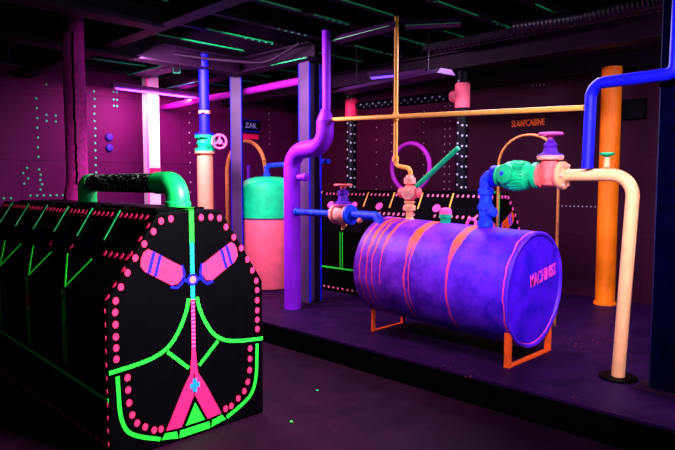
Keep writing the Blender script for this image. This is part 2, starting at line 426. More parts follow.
o = finish('junction_box', MB().b2((-2.66, BY - .12, 2.34), (-2.40, BY, 2.56)).b2((-2.64, BY - .135, 2.36), (-2.42, BY - .12, 2.54)), 'blackpipe')
tag(o, 'dark square box high on the back wall right of the orange column', 'box')

# ------------------------------------------------------------------ ceiling steelwork
FLg = None
def joist_line(x, y0, y1, z=3.15):
    """green tape along the lower edge of a joist"""
    return MB().b2((x - .006, y0, z - .006), (x + .012, y1, z + .006))
jx = [-0.4, -0.95, -1.5, -2.05, -2.6, -3.15, -3.7, -4.2, -4.8, -5.35, -5.9, -6.5, -7.05, -7.6, -8.2]
tapes = {-5.35: [(3.44, 4.3), (5.0, 5.77)], -4.2: [(3.0, 3.69), (3.85, 4.34), (5.1, 5.7), (6.2, 6.9)], -3.7: [(3.3, 4.4), (5.2, 5.7), (6.3, 7.0)], -7.6: [(3.24, 4.41), (5.07, 5.7)],
         -8.2: [(3.93, 4.91)], -4.8: [(5.03, 5.52), (2.65, 3.1), (6.2, 7.0)], -3.15: [(4.32, 4.97), (6.1, 6.9)], -5.9: [(3.1, 4.3), (4.9, 5.5)], -4.2001: [], -7.05: [(5.03, 5.63), (3.0, 4.0)], -6.5: [(1.9, 2.9)], -2.6: [(5.0, 5.5)]}
n = 1
for x in jx:
    mb = MB().b2((x - .035, NY, 3.15), (x + .035, BY, 3.165)).b2((x - .006, NY, 3.165), (x + .006, BY, 3.41)).b2((x - .035, NY, 3.405), (x + .035, BY, 3.42))
    j = struct('trim_%d' % n, mb, 'joist'); n += 1
    for a, b in tapes.get(x, []):
        finish('tape_strip', MB().b2((x + .035, a, 3.148), (x + .039, b, 3.162)), 'teal' if x < -6 else 'pipegreen', j)
    y = 4.95 + random.random() * .3
    while y < 7.1 and -8.3 < x < -2.9:
        L_ = random.uniform(.35, .8)
        if random.random() < .75 and not any(a < y + L_ and b > y for a, b in tapes.get(x, [])):
            finish('tape_strip', MB().b2((x + .035, y, 3.150), (x + .038, y + L_, 3.160)), 'teal', j)
        y += L_ + random.uniform(.1, .5)
    if x in (-4.2, -4.8, -5.35, -3.15, -6.5, -7.6):
        dm = MB()
        for y0_ in (3.95, 5.35, 6.3):
            for i in range(5): dm.dome((x + .015, y0_ + i * .09, 3.15), -Z, .012, .006, 8)
        finish('painted_dot_pattern', dm, 'palegreen', j)
# girders
def girder(a, bb, d, hgt, along):
    global n
    a = Vector(a); bb = Vector(bb); mb = MB(); z = a.z
    if along == 'x':
        mb.b2((a.x, a.y - d / 2, z), (bb.x, a.y + d / 2, z + .02)).b2((a.x, a.y - .01, z + .02), (bb.x, a.y + .01, z + hgt - .02)).b2((a.x, a.y - d / 2, z + hgt - .02), (bb.x, a.y + d / 2, z + hgt))
    else:
        mb.b2((a.x - d / 2, a.y, z), (a.x + d / 2, bb.y, z + .02)).b2((a.x - .01, a.y, z + .02), (a.x + .01, bb.y, z + hgt - .02)).b2((a.x - d / 2, a.y, z + hgt - .02), (a.x + d / 2, bb.y, z + hgt))
    o = struct('trim_%d' % n, mb, 'darksteel'); n += 1; return o
g1 = girder((FX, 4.6, 2.97), (-4.95, 4.6, 2.97), .2, .178, 'x')
g2 = girder((FX, 5.85, 2.88), (RX, 5.85, 2.88), .18, .2, 'x')
g3 = girder((-6.2, NY, 2.93), (-6.2, 4.48, 2.93), .2, .2, 'y')
g4 = girder((FX, 1.9, 2.72), (-6.32, 1.9, 2.72), .24, .3, 'x')
g5 = girder((FX, 7.25, 2.9), (RX, 7.25, 2.9), .14, .2, 'x')
g6 = girder((FX, 2.75, 2.98), (RX, 2.75, 2.98), .15, .16, 'x')
g7 = girder((-4.85, NY, 2.93), (-4.85, 2.66, 2.93), .18, .2, 'y')
finish('tape_strip', MB().b2((-5.6, 4.496, 2.970), (-4.98, 4.50, 2.980)), 'pipegreen', g1)
finish('tape_strip', MB().b2((-8.0, 4.496, 2.970), (-7.0, 4.50, 2.980)), 'teal', g1)

struct('trim_%d' % n, MB().b2((FX, 3.694, .0), (RX, 3.7195, .184)), 'black'); n += 1
# green outlined box under the ceiling
t = thing('junction_box', 'small dark hanging box outlined in green near the top of the blue drop pipe', 'box', (-6.62, 3.9, 2.96))
fr = (Vector((-6.60, 3.86, 2.92)), (X + Y).normalized(), Z, (X - Y).normalized())
finish('hanger', MB().b2((-6.59, 3.85, 3.08), (-6.57, 3.87, 3.42)), 'joist', t)
finish('case', MB().slab([(-.045, 0), (.045, 0), (.045, .17), (-.045, .17)], fr, .05), 'joist', t)
fr = (Vector((-6.60, 3.86, 2.92)) + fr[3] * .0505, fr[1], Z, fr[3])
for q in ([(-.045, .003), (.045, .003)], [(-.045, .167), (.045, .167)], [(-.042, 0), (-.042, .17)], [(.042, 0), (.042, .17)]):
    finish('tape_strip', MB().slab(strip(q, .006), fr, .002), 'teal', t)
t = finish('overhead_pipe', MB().tube([(FX, 4.76, 2.77), (-5.26, 4.76, 2.80)], .045, 14), 'magenta')
tag(t, 'pink pipe running under the ceiling from the left wall behind the green valve', 'pipe')

# ceiling battens and tubes
def batten(a, b, w_, mat, label, tube=None, edge=False):
    a = Vector(a); b = Vector(b); d = (b - a).normalized(); s = d.cross(Z).normalized(); c = (a + b) / 2; L_ = (b - a).length
    t = thing('ceiling_light', label, 'ceiling light', c)
    fr = (a, d, s, -Z)
    hh = .05; pr = [(-w_ / 2, 0), (-w_ * .28, hh), (w_ * .28, hh), (w_ / 2, 0)]
    vs = [p + s * y + Z * z for p in (a, b) for y, z in pr]
    mb = MB().add(vs, [(0, 1, 2, 3), (4, 7, 6, 5), (0, 4, 5, 1), (1, 5, 6, 2), (2, 6, 7, 3), (0, 3, 7, 4)])
    finish('casing', mb, mat, t)
    for k in (.15, .85):
        p = a + d * L_ * k; finish('hanger', MB().tube([p + Z * hh, (p.x, p.y, 3.15)], .006, 8), 'darksteel', t)
    if edge:
        finish('tape_strip', MB().tube([a - s * .002 * 0 + s * (w_ / 2 + .003), b + s * (w_ / 2 + .003)], .004, 6), 'pipegreen', t)
    if tube:
        finish('tube', MB().tube([a + d * .04 - Z * .028, b - d * .04 - Z * .028], .016, 12), tube, t)
        for e in (a + d * .03, b - d * .03): finish('lamp_holder', MB().box(e - Z * .02, (.03, .03, .045), math.atan2(d.y, d.x)), mat, t)
    return t
batten((-5.05, 5.15, 2.66), (-3.45, 4.95, 2.66), .27, 'fixture', 'long violet unlit batten light hanging above the dotted horizontal pipe')
batten((-4.48, 4.46, 3.05), (-3.66, 4.42, 3.05), .16, 'fixture', 'violet batten light just left of the top of the thin yellow pipe', edge=True)
batten((-3.60, 4.50, 3.05), (-3.18, 4.78, 3.05), .16, 'fixture', 'violet batten light just right of the top of the thin yellow pipe', edge=True)
batten((-8.1, 3.72, 2.93), (-7.95, 5.0, 2.90), .10, 'fixture', 'lit violet tube light in front of the bright white column', 'tube')
batten((-5.10, 5.65, 2.93), (-4.72, 5.75, 2.93), .09, 'fixture', 'lit blue tube light over the thin yellow pipe, left of it', 'tube2')
batten((-4.62, 5.62, 2.86), (-4.25, 5.70, 2.86), .09, 'fixture', 'lit blue tube light behind the thin yellow pipe, right of it', 'tube2')

# flexible duct
pts = bend([(-2.75, 5.0, 3.0), (-2.2, 5.06, 2.98), (-1.6, 5.14, 3.03), (-.4, 5.2, 3.0)], .8)
def resample(pts, st):
    out = [pts[0]]
    for a, b in zip(pts, pts[1:]):
        k = max(1, int((b - a).length / st))
        for i in range(1, k + 1): out.append(a.lerp(b, i / k))
    return out
rp = resample(pts, .018)
o = finish('flexible_duct', MB().tube(rp, [.055 + (.007 if i % 2 else 0) for i in range(len(rp))], 18), 'duct')
tag(o, 'dark ribbed flexible duct under the ceiling at the upper right', 'duct')
t = thing('cable_tray', 'dark perforated cable tray beside the ribbed flexible duct', 'cable tray', (-3.3, 5.35, 3.0))
mb = MB().b2((-4.0, 5.3, 3.02), (0, 5.5, 3.03)).b2((-4.0, 5.3, 3.03), (0, 5.306, 3.08)).b2((-4.0, 5.494, 3.03), (0, 5.5, 3.08))
finish('tray', mb, 'joist', t)
mb = MB()
for i in range(60):
    x = -3.95 + i * .06; mb.b2((x, 5.33, 3.015), (x + .03, 5.345, 3.02)).b2((x, 5.45, 3.015), (x + .03, 5.465, 3.02))
finish('slot_pattern', mb, 'fixture', t)
t = thing('cable_tray', 'dark cable tray outlined with green tape above the green valve', 'cable tray', (-6.7, 4.1, 3.0))
finish('tray', MB().b2((-8.0, 3.9, 3.08), (-6.35, 4.2, 3.09)).b2((-8.0, 3.9, 3.09), (-6.35, 3.906, 3.14)).b2((-8.0, 4.194, 3.09), (-6.35, 4.2, 3.14)), 'joist', t)
finish('tape_strip', MB().b2((-8.0, 3.893, 3.08), (-7.0, 3.9, 3.095)), 'teal', t)
finish('slot_pattern', (lambda m: [m.b2((-7.9 + i * .08, 3.98, 3.074), (-7.86 + i * .08, 4.0, 3.08)) for i in range(19)] and m)(MB()), 'fixture', t)

# cables draped
o = finish('cable', MB().tube(resample(bend([(-6.45, 3.3, 3.1), (-5.9, 3.9, 3.0), (-5.5, 4.35, 2.96), (-5.0, 4.42, 3.12)], .4), .1), .018, 10), 'darksteel')
tag(o, 'thick dark cable bending up to the head of the column behind the purple pipe', 'cable')
o = finish('conduit_pipe', MB().tube([(FX, 6.6, 3.02), (RX, 6.6, 3.02)], .035, 10), 'darksteel')
tag(o, 'thin dark conduit under the ceiling near the back wall', 'conduit')

# ------------------------------------------------------------------ steel columns
def hcol(x, y, z0, z1, fl, wd, mat, edge, label, rz=0, base=True):
    """H section; flange width fl along the local x axis, depth wd"""
    t = thing('steel_column', label, 'column', (x, y, z0))
    R = Matrix.Rotation(rz, 3, 'Z'); c = Vector((x, y, 0))
    def bx(x0, x1, y0, y1, za, zb): 
        cc = R @ Vector(((x0 + x1) / 2, (y0 + y1) / 2, 0)); return ((c.x + cc.x, c.y + cc.y, (za + zb) / 2), (x1 - x0, y1 - y0, zb - za), rz)
    mb = MB(); h = .012
    for s in (-1, 1): mb.box(*bx(-fl / 2, fl / 2, s * wd / 2 - h / 2, s * wd / 2 + h / 2, z0, z1))
    mb.box(*bx(-h / 2, h / 2, -wd / 2 + h / 2, wd / 2 - h / 2, z0, z1))
    finish('beam', mb, mat, t)
    if edge:
        for sx in (-1, 1):
            for sy in (-1, 1):
                m2 = MB(); a = fl / 2 * sx
                m2.box(*bx(min(a, a + .007 * sx), max(a, a + .007 * sx), sy * wd / 2 - .012, sy * wd / 2 + .012, z0 + .02, z1 - .02))
                finish('edge_strip', m2, edge, t)
    if base:
        finish('base_plate', MB().box(*bx(-fl * .8, fl * .8, -wd * .8, wd * .8, z0, z0 + .012)), 'darksteel', t)
    return t
hcol(-5.17, 4.72, .2, 2.97, .17, .17, 'steel', 'blue', 'grey H column with blue edges directly behind the purple pipe', 0)
hcol(-6.41, 4.58, .2, 2.97, .125, .09, 'steel', 'blue', 'grey H column with blue edges between the green valve and the pink and green tank', PI / 4, False)
hcol(-1.18, 4.46, .2, 3.15, .28, .26, 'navy', 'edgeblue', 'dark navy H column with a blue edge at the right side of the photo', 0)
t = thing('boxed_column', 'bright white column lit by the violet tube light', 'column', (-8.3, 4.35, .2))
finish('post', MB().b2((-8.30, 4.26, .2), (-8.18, 4.46, 3.15)), 'white', t)
finish('corner_strip', MB().b2((-8.18, 4.258, .2), (-8.172, 4.285, 3.15)), 'lilac', t)
finish('notice', MB().b2((-8.18, 4.30, 2.50), (-8.174, 4.40, 2.56)), 'salmon', t)
finish('pocket', MB().add([Vector(p) for p in [(-8.18, 4.30, 1.58), (-8.18, 4.42, 1.58), (-8.18, 4.43, 1.82), (-8.18, 4.29, 1.82), (-8.14, 4.31, 1.58), (-8.14, 4.41, 1.58), (-8.12, 4.43, 1.82), (-8.12, 4.29, 1.82)]],
       [(0, 1, 2, 3), (4, 7, 6, 5), (0, 4, 5, 1), (1, 5, 6, 2), (2, 6, 7, 3), (3, 7, 4, 0)]), 'hotpink', t)
t = thing('round_column', 'thick round orange column standing by the back wall', 'column', (-2.74, 7.05, .2))
finish('shaft', MB().tube([(-2.67, 7.05, .23), (-2.67, 7.05, 2.9)], .108, 36), 'orange', t)
finish('base_ring', MB().tube([(-2.67, 7.05, .2), (-2.67, 7.05, .23)], .125, 36), 'orange', t)

# ------------------------------------------------------------------ engines
OUT = [(-.55, 0), (.55, 0), (.55, .93), (.22, 1.43), (-.22, 1.43), (-.55, .93)]
BL = math.hypot(.33, .5)
def smooth2(pts, k=2):
    for _ in range(k):
        o = [pts[0]]
        for a, b in zip(pts, pts[1:]):
            o.append((a[0] * .75 + b[0] * .25, a[1] * .75 + b[1] * .25)); o.append((a[0] * .25 + b[0] * .75, a[1] * .25 + b[1] * .75))
        o.append(pts[-1]); pts = o
    return pts
def disc2(c, a, b_, rot=0, seg=14):
    return [(c[0] + a * math.cos(2 * PI * i / seg) * math.cos(rot) - b_ * math.sin(2 * PI * i / seg) * math.sin(rot),
             c[1] + a * math.cos(2 * PI * i / seg) * math.sin(rot) + b_ * math.sin(2 * PI * i / seg) * math.cos(rot)) for i in range(seg)]
def engine(x0, yc, z0, length, zbot, label, tapecol, ovalcol, Vs, ntape, t0, face=True, dots='hotpink', ftape='green'):
    t = thing('ship_engine', label, 'engine', (x0 - length / 2, yc, zbot))
    ol = [(s, max(z, zbot - z0)) for s, z in OUT]
    vs = [Vector((x, yc + s, z0 + z)) for x in (x0, x0 - length) for s, z in ol]; m_ = len(ol)
    mb = MB().add(vs, [tuple(range(m_)), tuple(reversed(range(m_, 2 * m_)))] + [(i, m_ + i, m_ + (i + 1) % m_, (i + 1) % m_) for i in range(m_)])
    o = finish('casing', mb, 'black', t)
    bv = o.modifiers.new('bevel', 'BEVEL'); bv.width = .012; bv.segments = 2; bv.limit_method = 'ANGLE'
    # top plate with raised covers
    mb = MB()
    k = .12
    while k < length - .5: mb.b2((x0 - k - .36, yc - .17, z0 + 1.43), (x0 - k, yc + .17, z0 + 1.445)); k += .43
    finish('top_cover', mb, 'black', t)
    Ff = (Vector((x0, yc, z0)), Y, Z, X)
    Fs = (Vector((x0, yc - .55, z0)), -X, Z, -Y)
    bvv = Vector((0, .33, .5)).normalized(); bn = Vector((0, -.5, .33)).normalized()
    Fbv = (Vector((x0, yc - .55, z0 + .93)), -X, bvv, bn)
    dd = MB()
    # bevel dots
    kk = .03
    while kk < length - .03:
        ph = (kk - t0) % .43
        if .035 < ph < .395: dd.slab(disc2((kk, .555), .013, .019), Fbv)
        kk += .068
    kk = .05
    while kk < length:
        if (kk < .36 or .80 < kk < .90 or 1.22 < kk < 1.32) if face else (kk % .86 < .6): dd.slab(disc2((kk, .285), .015, .021), Fbv)
        kk += .075
    for q in [(.022, .50), (.03, .41), (.035, .31), (.022, .21), (.02, .11), (.02, .03)]: dd.slab(disc2(q, .013, .020), Fbv)
    for i in range(11):
        z = .88 - i * .077
        if z0 + z > zbot + .03: dd.slab(disc2((.022, z), .013, .017), Fs)
    kk = .09
    while kk < length:
        if z0 + .10 > zbot: dd.slab(disc2((kk, .10), .016, .013), Fs)
        else: dd.slab(disc2((kk, zbot - z0 + .05), .016, .013), Fs)
        kk += .085
    finish('dot_pattern', dd, dots if face else 'dotpink', t)
    # bevel tape
    for i in range(ntape):
        u = t0 + .43 * i
        if u < length: finish('tape_strip', MB().slab(strip([(u - .01, .37), (u + .01, .59)], .018), Fbv), tapecol, t)
    for i in range(ntape):
        u = t0 + .22 + .43 * i
        if u > length: break
        if face and i % 1 == 0: finish('hatch_oval', MB().slab(disc2((u, .33), .085, .055), Fbv, .006), ovalcol, t)
        elif not face: finish('hatch_oval', MB().slab(disc2((u - .06, .385), .055, .050, .5), Fbv, .006), ovalcol, t)
    for (u, a, b_) in Vs:
        c = (u, .02)
        finish('tape_strip', MB().slab(strip([c, (u + (.25 if face else .05), a)], .014), Fbv), ftape if face else 'yellow', t)
        finish('tape_strip', MB().slab(strip([c, (u - (.14 if face else .05), b_)], .014), Fbv), ftape if face else 'yellow', t)
        for du in (-.02, .02): finish('tape_strip', MB().slab(strip([(u + du, .92), (u + du, .46)], .011), Fs), ftape, t)
        if face: finish('diamond_mark', MB().slab([(u - .05, .78), (u, .86), (u + .05, .78), (u, .70)], Fs), 'gold' if u > 1 else ftape, t)
    finish('base_tape', MB().slab(strip([(.0, .37 if face else .45), (length, .45)], .02), Fs), ftape, t)
    # --- end face
    fd = MB()
    pts = [(s * a, b_) for s in (-1, 1) for a, b_ in [(.14, 1.385), (.205, 1.375), (.255, 1.315), (.315, 1.245), (.372, 1.168), (.422, 1.088), (.463, 1.01), (.495, .935), (.50, .87), (.50, .80), (.50, .73), (.50, .665), (.50, .60)]] + [(.07, 1.385)]
    lowd = [(.437, .478), (.435, .405), (.431, .328), (.414, .251), (.385, .194), (.335, .156), (.278, .12), (.233, .113)]
    pts += [(s * a, b_) for s in (-1, 1) for a, b_ in lowd]
    for p in pts: fd.slab(disc2(p, .018, .021), Ff)
    finish('dot_pattern', fd, 'pink' if face else 'lilac', t)
    for s in (-1, 1):
        mir = lambda l: [(s * a, b_) for a, b_ in l]
        pt = finish('petal_mark', MB().slab(mir([(.290, 1.215), (.320, 1.198), (.338, 1.162), (.342, 1.118), (.318, 1.083), (.145, .982), (.100, .985), (.068, 1.030), (.074, 1.09)]), Ff, .004), 'pink' if face else 'redorange', t)
        for q in ([(.215, 1.172), (.252, 1.048)], [(.255, 1.195), (.292, 1.070)]):
            sub('stripe', MB().slab(strip(mir(q), .022), Ff, .0065), 'blue', pt)
        finish('rim_line', MB().slab(strip(mir([(.072, 1.095), (.055, 1.04), (.075, .985), (.105, .962), (.15, .972)]), .016), Ff, .003), 'blue', t)
        finish('rim_line', MB().slab(strip(mir([(.066, 1.01), (.045, 1.0), (.02, .998)]), .022), Ff, .003), 'blue', t)
        finish('arc_tape', MB().slab(strip(mir(smooth2([(.030, .885), (.048, .80), (.095, .70), (.165, .605), (.29, .550), (.545, .528)])), .024), Ff), ftape, t)
        finish('outline_tape', MB().slab(strip(mir(smooth2([(.497, .498), (.493, .40), (.488, .27), (.455, .165), (.38, .11), (.240, .052)])), .024), Ff), ftape, t)
        finish('tape_strip', MB().slab(strip(mir([(.18, .578), (.038, .447)]), .022), Ff), ftape, t)
        finish('leg_band', MB().slab(mir([(.006, .40), (.030, .40), (.075, .33), (.200, .092), (.094, .084), (.004, .262)]), Ff), 'hotpink', t)
        finish('base_tape', MB().slab(mir([(.120, .022), (.128, .066), (.205, .078), (.232, .044)]), Ff, .0045), ftape, t)
    finish('base_tape', MB().slab([(-.112, .020), (-.105, .064), (.105, .064), (.112, .020)], Ff, .0045), ftape, t)
    finish('triangle_mark', MB().slab([(-.065, .086), (.072, .086), (.004, .215)], Ff, .0045), ftape, t)
    finish('hub_mark', MB().slab(disc2((0, 1.0), .022, .022), Ff, .0075), 'coral', t)
    finish('hub_ring', MB().slab(disc2((0, 1.0), .038, .038), Ff, .006), 'blue', t)
    finish('centre_tape', MB().slab([(-.017, 1.235), (.017, 1.235), (.017, 1.428), (-.017, 1.428)], Ff), ftape, t)
    ct = finish('centre_tape', MB().slab([(-.015, .875), (.015, .875), (.015, 1.235), (-.015, 1.235)], Ff), 'teal', t)
    mb = MB()
    for i in range(13): z = .885 + i * .026; mb.slab([(-.015, z), (.015, z), (.015, z + .011), (-.015, z + .011)], Ff, .0045)
    sub('stripe_pattern', mb, 'cyan', ct)
    ct = finish('centre_tape', MB().slab([(-.013, .875), (.013, .875), (.013, .56), (.028, .40), (-.028, .40), (-.013, .56)], Ff), 'hotpink', t)
    mb = MB()
    for i in range(12): z = .575 + i * .025; mb.slab([(-.013, z), (.013, z), (.013, z + .009), (-.013, z + .009)], Ff, .0045)
    sub('stripe_pattern', mb, 'lilac', ct)
    mb = MB().slab([(-.012, .285), (.018, .285), (.018, .37), (-.012, .37)], Ff, .006)
    mb.slab([(-.032, .312), (.038, .312), (.038, .343), (-.032, .343)], Ff, .0065)
    finish('cross_mark', mb, 'cyan', t)
    finish('top_tape', MB().b2((x0 - .16, yc - .018, z0 + 1.4455), (x0 + .004, yc + .018, z0 + 1.4475)).b2((x0 - .11, yc - .018, z0 + 1.43), (x0 + .004, yc + .018, z0 + 1.434)), ftape, t)
    return t
engine(-3.26, 1.98, 0.0, 2.9, 0.0, 'large black engine in the left foreground with pink dots and green tape on its end', 'pipegreen', 'navy',
       [(.62, .23, .23), (1.29, .235, .22), (1.95, .23, .23), (2.5, .23, .23)], 7, .48)
engine(-3.43, 5.95, 0.06, 2.65, 0.201, 'black engine behind the blue violet barrel with yellow tapes on its slope', 'yellow', 'lilac',
       [(.6, .11, .11), (1.25, .11, .11), (1.90, .11, .11)], 6, .43, face=False, ftape='green')

# exhaust pipe with speckled middle on the front engine
t = thing('engine_pipe', 'green ended black speckled pipe lying along the top of the front engine', 'pipe', (-4.2, 2.04, 1.4465))
za = 1.60
finish('elbow', MB().tube(bend([(-3.52, 2.04, 1.447), (-3.52, 2.04, za), (-3.78, 2.04, za)], .11, 10), .076, 24), 'pipegreen', t)
finish('collar', MB().lathe((-3.52, 2.04, 1.447), Z, [(0, .084), (.03, .084), (.035, .076)], 24), 'pipegreen', t)
finish('sleeve', MB().tube([(-3.78, 2.04, za), (-4.83, 2.04, za)], .070, 24), 'speckle', t)
finish('elbow', MB().tube(bend([(-4.83, 2.04, za), (-4.95, 2.04, za), (-4.95, 2.04, 1.447)], .055, 10), .074, 24), 'pipegreen', t)

# wrapped exhaust column behind it
t = thing('wrapped_exhaust_pipe', 'thick rough pink plastered pipe rising from the rear of the front engine', 'pipe', (-5.50, 2.18, 1.447))
pp = [(-5.50, 2.18, 1.447), (-5.50, 2.18, 2.0), (-5.51, 2.18, 3.42)]
finish('wrap', MB().tube(resample([Vector(p) for p in pp], .08), .092, 28), 'wrap', t)
finish('boot', MB().lathe((-5.50, 2.18, 1.447), Z, [(0, .120), (.05, .115), (.11, .104), (.15, .094)], 28), 'wrap', t)
sd = (X * .86 - Y * .40).normalized()
mb = MB(); q = []
for i in range(40):
    z = 1.46 + i * .0375; q.append(Vector((-5.50 - (z - 1.5) * .006, 2.18, z)) + (sd + Vector((random.uniform(-.05, .05), random.uniform(-.05, .05), 0))).normalized() * .089)
finish('seam', MB().tube(q, .011, 8), 'black', t)

# ------------------------------------------------------------------ valves, flanges
def bolts(mb, c, ax, R, r, n_=6, l=.02, ph=.3):
    c = Vector(c); ax = Vector(ax).normalized(); u = ax.orthogonal().normalized(); w_ = ax.cross(u)
    for k in range(n_):
        a = ph + 2 * PI * k / n_; p = c + (u * math.cos(a) + w_ * math.sin(a)) * R
        mb.lathe(p - ax * l / 2, ax, [(0, r), (l, r)], 6)
def handwheel(c, ax, R, r, mat, parent, spokes=4, dish=0.0):
    c = Vector(c); ax = Vector(ax).normalized(); mb = MB().torus(c, ax, R, r)
    u = ax.orthogonal().normalized(); w_ = ax.cross(u)
    for k in range(spokes):
        a = PI / 4 + 2 * PI * k / spokes; d = u * math.cos(a) + w_ * math.sin(a)
        mb.tube([c - ax * dish, c + d * R], r * .75, 8)
    mb.lathe(c - ax * (dish + r * 1.3), ax, [(0, r * 2.2), (r * 2.8, r * 2.2)], 14)
    return finish('handwheel', mb, mat, parent)

# top-left blue pipe, green gate valve with pink wheel, salmon pipe below
px, py = -6.22, 3.98
t = thing('drop_pipe', 'blue vertical pipe coming down to the green valve', 'pipe', (px, py, 2.18))
finish('pipe', MB().tube([(px, py, 2.18), (px, py, 3.15)], .058, 24), 'blue', t)
finish('clamp', MB().tube([(px, py, 2.42), (px, py, 2.455)], .068, 24).box((px + .05, py - .06, 2.437), (.05, .05, .02), -.8), 'salmon', t)
finish('flange', MB().tube([(px, py, 2.167), (px, py, 2.19)], .115, 28), 'blue', t)
zo = .05
t = thing('gate_valve', 'green gate valve with a pink handwheel between blue pipe and salmon pipe', 'valve', (px, py, 2.0 + zo))
mb = MB().lathe((px, py, 1.925 + zo), Z, [(0, .118), (.028, .118), (.03, .08), (.06, .078), (.10, .095), (.14, .078), (.16, .08), (.163, .115), (.190, .115)], 30)
finish('body', mb, 'teal', t)
m2 = MB(); bolts(m2, (px, py, 1.94 + zo), Z, .098, .011, 8, .045); bolts(m2, (px, py, 2.10 + zo), Z, .098, .011, 8, .05); finish('bolt_pattern', m2, 'teal', t)
vc = Vector((px, py, 2.02 + zo)); lat = Vector((.7071, .7071, 0)); wax = Vector((.80, -.42, .05)).normalized()
sx_ = (lat * .75 + wax * .5).normalized()
finish('bonnet', MB().lathe(vc, sx_, [(.05, .07), (.09, .07), (.095, .08), (.11, .08), (.115, .035), (.14, .03)], 20), 'teal', t)
wc = vc + lat * .165 + wax * .10 + Z * .01
finish('stem', MB().tube([vc + sx_ * .12, wc - wax * .03, wc], .012, 10), 'lilac', t)
handwheel(wc, wax, .080, .014, 'lilac', t, 3)
t = thing('riser_pipe', 'salmon vertical pipe under the green valve', 'pipe', (px, py, .2))
finish('pipe', MB().tube([(px, py, .2), (px, py, 1.95)], .094, 30), 'salmon', t)
finish('flange', MB().tube([(px, py, 1.95), (px, py, 1.974)], .118, 28), 'salmon', t)

# pink and green tank
tx, ty, tr = -6.36, 5.04, .375
t = thing('upright_tank', 'upright round tank with pink body and green domed top behind the purple pipe', 'tank', (tx, ty, .2))
finish('tank_body', MB().lathe((tx, ty, .215), Z, [(0, tr - .01), (.02, tr), (.91, tr)], 48), 'tankpink', t)
finish('seam_band', MB().lathe((tx, ty, 1.125), Z, [(0, tr + .004), (.02, tr + .004)], 48), 'steel', t)
finish('tank_top', MB().lathe((tx, ty, 1.145), Z, [(0, tr), (.38, tr), (.455, tr * .93), (.505, tr * .75), (.535, tr * .45), (.545, 0)], 48), 'tankgreen', t)
finish('base_ring', MB().lathe((tx, ty, .2), Z, [(0, tr - .04), (.02, tr - .04)], 40), 'black', t)
t = thing('filler_pipe', 'mid blue elbow pipe on top of the pink and green tank', 'pipe', (tx + .02, ty - .03, 1.69))
finish('pipe', MB().tube(bend([(tx + .02, ty - .03, 1.69), (tx + .02, ty - .03, 1.83), (-5.15, 5.0, 1.86)], .05), .03, 16), 'midblue', t)
finish('fitting', MB().lathe((tx + .02, ty - .03, 1.688), Z, [(0, .05), (.03, .05), (.04, .035), (.10, .035), (.11, .045), (.15, .045)], 16), 'midblue', t)
arc = [(-7.16, 4.94, .2), (-7.16, 4.94, 1.75)] + [(-7.16 + .44 * (1 - math.cos(a)), 4.94, 1.75 + .42 * math.sin(a)) for a in [PI * k / 16 for k in range(1, 15)]] + [(-6.40, 5.05, 1.70)]
arc = [(x, y, z) for x, y, z in arc]
o = finish('arched_hose', MB().tube(arc, .026, 12), 'gold'); tag(o, 'ochre arched hose ending on top of the pink and green tank', 'hose')
o = finish('thin_standpipe', MB().tube([(-7.0, 5.2, .2), (-7.0, 5.2, 1.86)], .025, 12), 'violet'); tag(o, 'thin violet standpipe behind the ochre arched hose', 'pipe')

# purple S pipe
t = thing('purple_riser', 'thick purple pipe with an S bend that narrows towards the ceiling', 'pipe', (-5.02, 4.34, .2))
S = bend([(-5.05, 4.34, .2), (-5.05, 4.34, 1.94), (-4.52, 4.34, 1.98), (-4.52, 4.34, 2.24)], [.20, .18], 12)
finish('pipe', MB().tube(S, .092, 32), 'purple', t)
finish('reducer', MB().lathe((-4.515, 4.34, 2.24), Z, [(0, .092), (.02, .088), (.10, .052), (.12, .046)], 28), 'purple', t)
finish('thin_pipe', MB().tube([(-4.50, 4.34, 2.35), (-4.50, 4.34, 3.15)], .044, 24), 'purple', t)
finish('side_knob', MB().lathe((-4.99, 4.34, 1.66), X, [(.05, .035), (.14, .035), (.15, .045), (.18, .045), (.19, .02)], 18), 'purple', t)

# long blue feed pipe, valve, down to barrel
t = thing('feed_pipe', 'blue pipe from the purple pipe to the bulky valve', 'pipe', (-4.6, 4.34, 1.25))
finish('pipe', MB().tube([(-4.93, 4.30, 1.285), (-4.345, 4.30, 1.285)], .035, 20), 'midblue', t)
finish('collar', MB().lathe((-4.935, 4.30, 1.285), X, [(0, .045), (.03, .045)], 20), 'midblue', t)
vx = -4.22
t = thing('globe_valve', 'pink and cream globe valve with violet bonnet on the blue pipe left of the barrel', 'valve', (vx, 4.30, 1.2))
finish('body', MB().lathe((vx - .10, 4.30, 1.285), X, [(-.02, .095), (.015, .10), (.02, .078), (.06, .10), (.12, .10), (.16, .075), (.165, .095), (.185, .095)], 28), 'creampink', t)
finish('drain', MB().lathe((vx, 4.30, 1.13), Z, [(0, .006), (.05, .03), (.08, .05)], 16), 'salmon', t)
finish('bonnet_flange', MB().lathe((vx, 4.30, 1.36), Z, [(0, .08), (.012, .088), (.03, .088)], 24), 'lilac', t)
finish('bonnet', MB().lathe((vx, 4.30, 1.39), Z, [(0, .085), (.02, .08), (.03, .055), (.09, .045), (.10, .055), (.13, .055), (.14, .03), (.18, .018)], 22), 'violet', t)
handwheel((vx, 4.30, 1.58), Z, .082, .012, 'coral', t, 4, .02)
mb = MB(); bolts(mb, (vx - .088, 4.30, 1.285), X, .070, .010, 6, .04); finish('bolt_pattern', mb, 'midblue', t)
t = thing('inlet_pipe', 'curved blue pipe from the globe valve down into the left end of the barrel', 'pipe', (-3.9, 4.3, 1.15))
finish('flange', MB().lathe((vx + .086, 4.30, 1.285), X, [(0, .10), (.03, .10), (.035, .055), (.07, .045)], 26), 'midblue', t)
